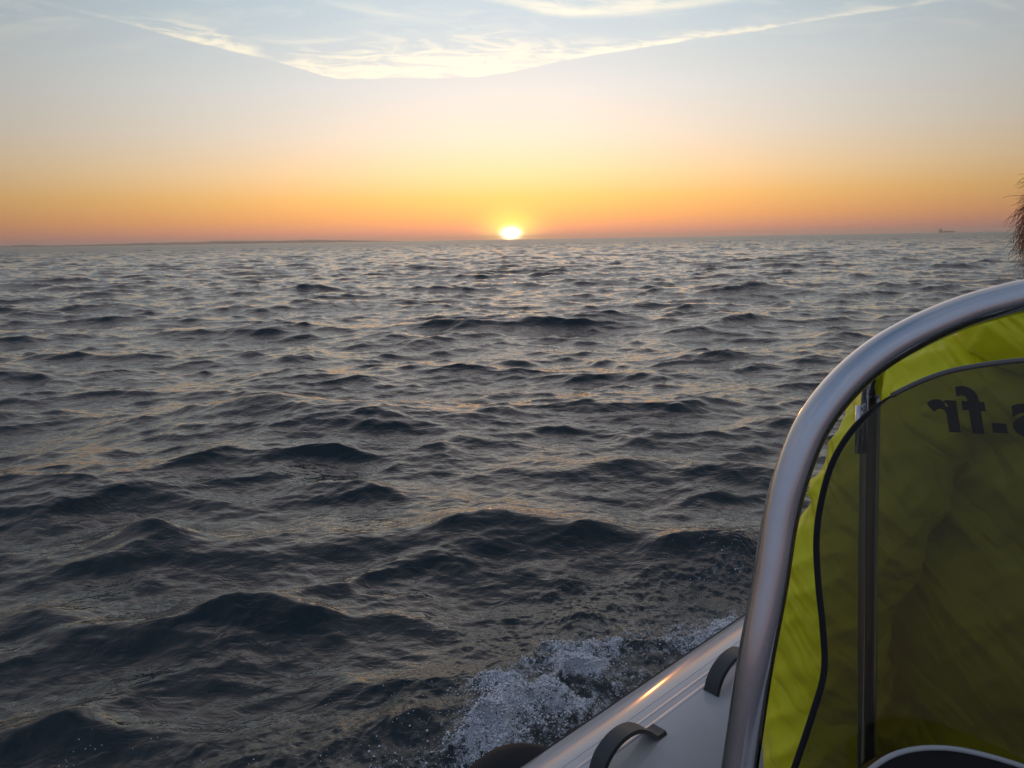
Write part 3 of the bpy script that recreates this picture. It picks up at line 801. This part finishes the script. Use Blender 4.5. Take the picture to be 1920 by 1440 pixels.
def remesh(meshes, voxel, smooth=2):
    bm = bmesh.new()
    for q in meshes: bm.from_mesh(q)
    me = bpy.data.meshes.new('tmp'); bm.to_mesh(me); bm.free()
    o = bpy.data.objects.new('tmp', me); COL.objects.link(o)
    md = o.modifiers.new('r', 'REMESH'); md.mode = 'VOXEL'; md.voxel_size = voxel
    if smooth: s_ = o.modifiers.new('k', 'SMOOTH'); s_.iterations = smooth; s_.factor = 0.5
    dg = bpy.context.evaluated_depsgraph_get()
    out = bpy.data.meshes.new_from_object(o.evaluated_get(dg)); bpy.data.objects.remove(o); return out
def put_mesh(name, me, m, parent=None):
    me.name = name; me.materials.clear(); me.materials.append(m)
    me.polygons.foreach_set('use_smooth', [True] * len(me.polygons))
    o = bpy.data.objects.new(name, me); COL.objects.link(o); return child(o, parent)
def ball(c, rx, ry, rz, fwd=FWD):
    bm = bmesh.new(); bmesh.ops.create_uvsphere(bm, u_segments=32, v_segments=20, radius=1.0)
    lf = UPZ.cross(fwd)
    for v_ in bm.verts: v_.co = c + fwd * (v_.co.x * rx) + lf * (v_.co.y * ry) + UPZ * (v_.co.z * rz)
    me = bpy.data.meshes.new('tmp'); bm.to_mesh(me); bm.free(); return me
kneel = hip + FWD * 0.40 + LFT * 0.20 - UPZ * 0.06; kneer = hip + FWD * 0.40 - LFT * 0.20 - UPZ * 0.06
footl = Vector((kneel.x, kneel.y, 0.27)) + FWD * 0.05 + LFT * 0.04; footr = Vector((kneer.x, kneer.y, 0.27)) + FWD * 0.05 - LFT * 0.04
elr = shr - LFT * 0.06 - UPZ * 0.27 + FWD * 0.05; wrr = elr + FWD * 0.24 + LFT * 0.02 - UPZ * 0.05
bits = chain((hip, 0.12), (hip + UPZ * 0.2, 0.115), (chest, 0.115), (neck - UPZ * 0.02, 0.060), (neck + UPZ * 0.09 + FWD * 0.02, 0.052))
bits += [ball(chest, 0.10, 0.16, 0.16), ball(hip + UPZ * 0.02, 0.12, 0.17, 0.12)]
bits += chain((chest + UPZ * 0.05, 0.07), (shl, 0.056), (elb, 0.042), (wri, 0.028), (han, 0.034)) + chain((chest + UPZ * 0.05, 0.07), (shr, 0.056), (elr, 0.042), (wrr, 0.028), (wrr + FWD * 0.08, 0.034))
for sd_, kn, ft in ((1, kneel, footl), (-1, kneer, footr)):
    bits += chain((hip + LFT * 0.1 * sd_, 0.085), (kn, 0.06), (ft, 0.04), (ft + FWD * 0.15 - UPZ * 0.025, 0.035))
def fingers(hand, wrist_, out_):
    d = (hand - wrist_).normalized(); sd = d.cross(out_).normalized()
    for k, ln in ((-1.5, 0.060), (-0.5, 0.072), (0.5, 0.076), (1.5, 0.066)):
        a = hand + d * 0.02 + sd * k * 0.019
        bits.extend(chain((a, 0.009), (a + d * ln * 0.5, 0.0085), (a + d * ln * 0.8 - out_ * 0.018, 0.008), (a + d * ln * 0.9 - out_ * 0.035, 0.007)))
    t = hand - d * 0.03 - sd * 0.025
    bits.extend(chain((t, 0.011), (t + d * 0.03 - sd * 0.03, 0.010), (t + d * 0.06 - sd * 0.038 - out_ * 0.01, 0.008)))
fingers(han, wri, LFT); fingers(wrr + FWD * 0.08, wrr, UPZ)
bits += [ball(HEAD + UPZ * 0.01 - FWD * 0.005, 0.097, 0.076, 0.105), ball(HEAD - UPZ * 0.055 + FWD * 0.03, 0.066, 0.058, 0.065),
         ball(HEAD + FWD * 0.098 - UPZ * 0.022, 0.022, 0.014, 0.022), ball(HEAD + FWD * 0.088 - UPZ * 0.066, 0.012, 0.026, 0.009),
         ball(HEAD + FWD * 0.085 - UPZ * 0.10, 0.018, 0.022, 0.016), ball(HEAD + LFT * 0.076 - UPZ * 0.015, 0.018, 0.008, 0.03), ball(HEAD - LFT * 0.076 - UPZ * 0.015, 0.018, 0.008, 0.03),
         ball(HEAD + FWD * 0.082 + LFT * 0.031 + UPZ * 0.004, 0.013, 0.014, 0.011), ball(HEAD + FWD * 0.082 - LFT * 0.031 + UPZ * 0.004, 0.013, 0.014, 0.011),
         ball(HEAD + FWD * 0.086 + UPZ * 0.026, 0.012, 0.05, 0.010)]
person = put_mesh('person', remesh(bits, 0.0055, 3), M_SKIN)
tag(person, 'person in bright yellow jacket seated behind the smoked windscreen, back turned', 'person')

def fold(me, amp, f1, stretch, seed, ridge=0.5):
    """cloth folds: ridged noise pushed along the normals"""
    off = Vector((seed * 3.1, seed * 1.7, seed))
    nr = [v_.normal.copy() for v_ in me.vertices]
    for v_, n in zip(me.vertices, nr):
        p_ = Vector((v_.co.dot(stretch[0]) * f1[0], v_.co.dot(stretch[1]) * f1[1], v_.co.dot(stretch[2]) * f1[2])) + off
        p_ += mnoise.noise_vector(p_ * 0.6) * 0.5
        a = 1 - abs(mnoise.noise(p_)) * 2.0; b = 1 - abs(mnoise.noise(p_ * 2.1 + off)) * 2.0
        v_.co += n * amp * (a * a * math.copysign(1, a) * 0.7 + ridge * b * 0.4)
    me.update()
jb = [ball((shl * 0.6 + neck * 0.4) - UPZ * 0.035, 0.095, 0.14, 0.080), ball((shr * 0.6 + neck * 0.4) - UPZ * 0.035, 0.095, 0.14, 0.080),
      ball(chest - UPZ * 0.08, 0.15, 0.25, 0.24), ball(hip + UPZ * 0.10, 0.17, 0.28, 0.26), ball(hip - UPZ * 0.05, 0.20, 0.31, 0.14)]
jb += [ball(shl * 0.35 + neck * 0.65 - UPZ * 0.042, 0.09, 0.11, 0.070)]
jb += chain((chest + UPZ * 0.02, 0.12), (neck - UPZ * 0.03, 0.095), (neck + UPZ * 0.015, 0.085))
jb += chain((chest + UPZ * 0.04, 0.10), (shl, 0.084), ((shl + elb) * 0.5 + LFT * 0.006, 0.086), (elb, 0.082), ((elb + wri) * 0.5, 0.076), (wri, 0.060))
jb += chain((chest + UPZ * 0.04, 0.10), (shr, 0.084), (elr, 0.078), (wrr, 0.05))
jm = remesh(jb, 0.0065, 10)
DG = (LFT * 0.75 + UPZ * 0.66).normalized(); DP = (LFT * 0.66 - UPZ * 0.75).normalized()
fold(jm, 0.019, (2.2, 10.0, 3.5), (DG, DP, FWD), 2)
fold(jm, 0.010, (7.0, 20.0, 9.0), (DP, DG, FWD), 5)
jacket = put_mesh('jacket', jm, M_JACK, person)
# hood gathered round the neck
hc = at(1998, 628, 1.19)
ring = [(hc + (LFT * math.cos(w) * 0.098 - FWD * math.sin(w) * 0.085) + UPZ * (0.014 * math.sin(3 * w)), 0.043 + 0.006 * math.sin(2 * w + 1)) for w in np.linspace(0, 2 * math.pi, 13)[:-1]]
hm = remesh(chain(*(ring + ring[:1])), 0.006, 4)
fold(hm, 0.010, (9, 14, 9), (LFT, UPZ, FWD), 9)
put_mesh('hood', hm, M_JACK, jacket)
# trousers
tb = [ball(hip - UPZ * 0.03, 0.15, 0.19, 0.12)]
for sd_, kn, ft in ((1, kneel, footl), (-1, kneer, footr)): tb += chain((hip + LFT * 0.11 * sd_ - UPZ * 0.02, 0.105), (kn, 0.08), (ft + UPZ * 0.03, 0.06))
tm = remesh(tb, 0.012, 3)
fold(tm, 0.010, (6, 9, 6), (LFT, UPZ, FWD), 4)
put_mesh('trousers', tm, M_TROU, person)
for ft in (footl, footr):
    put_mesh('boot', remesh(chain((ft + UPZ * 0.06, 0.055), (ft, 0.052), (ft + FWD * 0.09 - UPZ * 0.022, 0.046), (ft + FWD * 0.19 - UPZ * 0.03, 0.038)), 0.008, 1), M_RUB, person)
# hair: a close cap and loose curls lifted by the wind
def build_hair():
    R = random.Random(21); vs, fs = [], []
    def strand(p0, d0, ln, rad0, curl):
        n = 12; p_ = p0.copy(); d = d0.normalized(); pts = []
        ph = R.uniform(0, 6.28); a = d.orthogonal().normalized(); b = d.cross(a)
        for i in range(n):
            t = i / (n - 1)
            pts.append(p_ + (a * math.cos(ph + 9 * t) + b * math.sin(ph + 9 * t)) * curl * t)
            d = (d + Vector((R.uniform(-.35, .35), R.uniform(-.35, .35), R.uniform(-.4, .25))) * 0.5).normalized()
            p_ += d * ln / n
        st_ = len(vs)
        for i, q in enumerate(pts):
            r = rad0 * (1 - 0.7 * i / n); t_ = (pts[min(i + 1, n - 1)] - pts[max(i - 1, 0)]).normalized()
            aa = t_.orthogonal().normalized(); bb = t_.cross(aa)
            for k in range(3):
                w = 2.094 * k; vs.append(q + (aa * math.cos(w) + bb * math.sin(w)) * r)
        for i in range(n - 1):
            for k in range(3):
                k2 = (k + 1) % 3; fs.append((st_ + i * 3 + k, st_ + i * 3 + k2, st_ + i * 3 + 3 + k2, st_ + i * 3 + 3 + k))
    for i in range(3400):
        z = R.uniform(-0.55, 1.0); w = R.uniform(0, 6.283); q = math.sqrt(max(0, 1 - z * z))
        nrm = FWD * (math.cos(w) * q) + LFT * (math.sin(w) * q) + UPZ * z
        if nrm.dot(FWD) > 0.35 and z < 0.45: continue
        p0 = HEAD + UPZ * 0.012 - FWD * 0.005 + FWD * nrm.dot(FWD) * 0.095 + LFT * nrm.dot(LFT) * 0.074 + UPZ * nrm.z * 0.103
        loose = R.random() < 0.30
        down = Vector((0, 0, -1)) - nrm * (-nrm.z)
        d0 = nrm * (0.7 if loose else 0.08) + down * (0.5 if loose else 0.9) - FWD * (0.2 if loose else 0.1)
        strand(p0, d0, R.uniform(0.02, 0.05) if loose else R.uniform(0.05, 0.09), 0.00016 if loose else 0.0007, 0.012 if loose else 0.004)
    return from_data('hair', vs, fs, M_HAIR, person)
build_hair()

# seat under the person
seat = boat
bm = bmesh.new(); bmesh.ops.create_cube(bm, size=1)
for v_ in bm.verts:
    hi_ = v_.co.z > 0
    p_ = hip + FWD * (0.06 + v_.co.x * (0.80 if hi_ else 0.7)) + LFT * (v_.co.y * (0.30 if hi_ else 0.42))
    v_.co = Vector((p_.x, p_.y, hip.z - 0.13 if hi_ else 0.204))
from_bm('seat', bm, M_SEAT, boat, True, 0.03)

# ------------------------------------------------------------------ sea haze
def build_haze():
    bm = bmesh.new(); bmesh.ops.create_cube(bm, size=1)
    for v_ in bm.verts: v_.co = Vector((v_.co.x * 36000, v_.co.y * 36000, 70.0 if v_.co.z > 0 else -14.0))
    M = bpy.data.materials.new('sea haze'); M.use_nodes = True; q = G(M.node_tree); q.n.clear()
    vo = q.n.new('ShaderNodeVolumePrincipled'); vo.inputs['Density'].default_value = 9.0e-5
    vo.inputs['Anisotropy'].default_value = 0.7; q.put(vo.inputs['Color'], (0.96, 0.90, 0.84))
    q.l.new(vo.outputs[0], q.n.new('ShaderNodeOutputMaterial').inputs['Volume'])
    o = from_bm('haze', bm, M, None, False); tag(o, 'thin evening haze over the sea', kind='stuff')
build_haze()
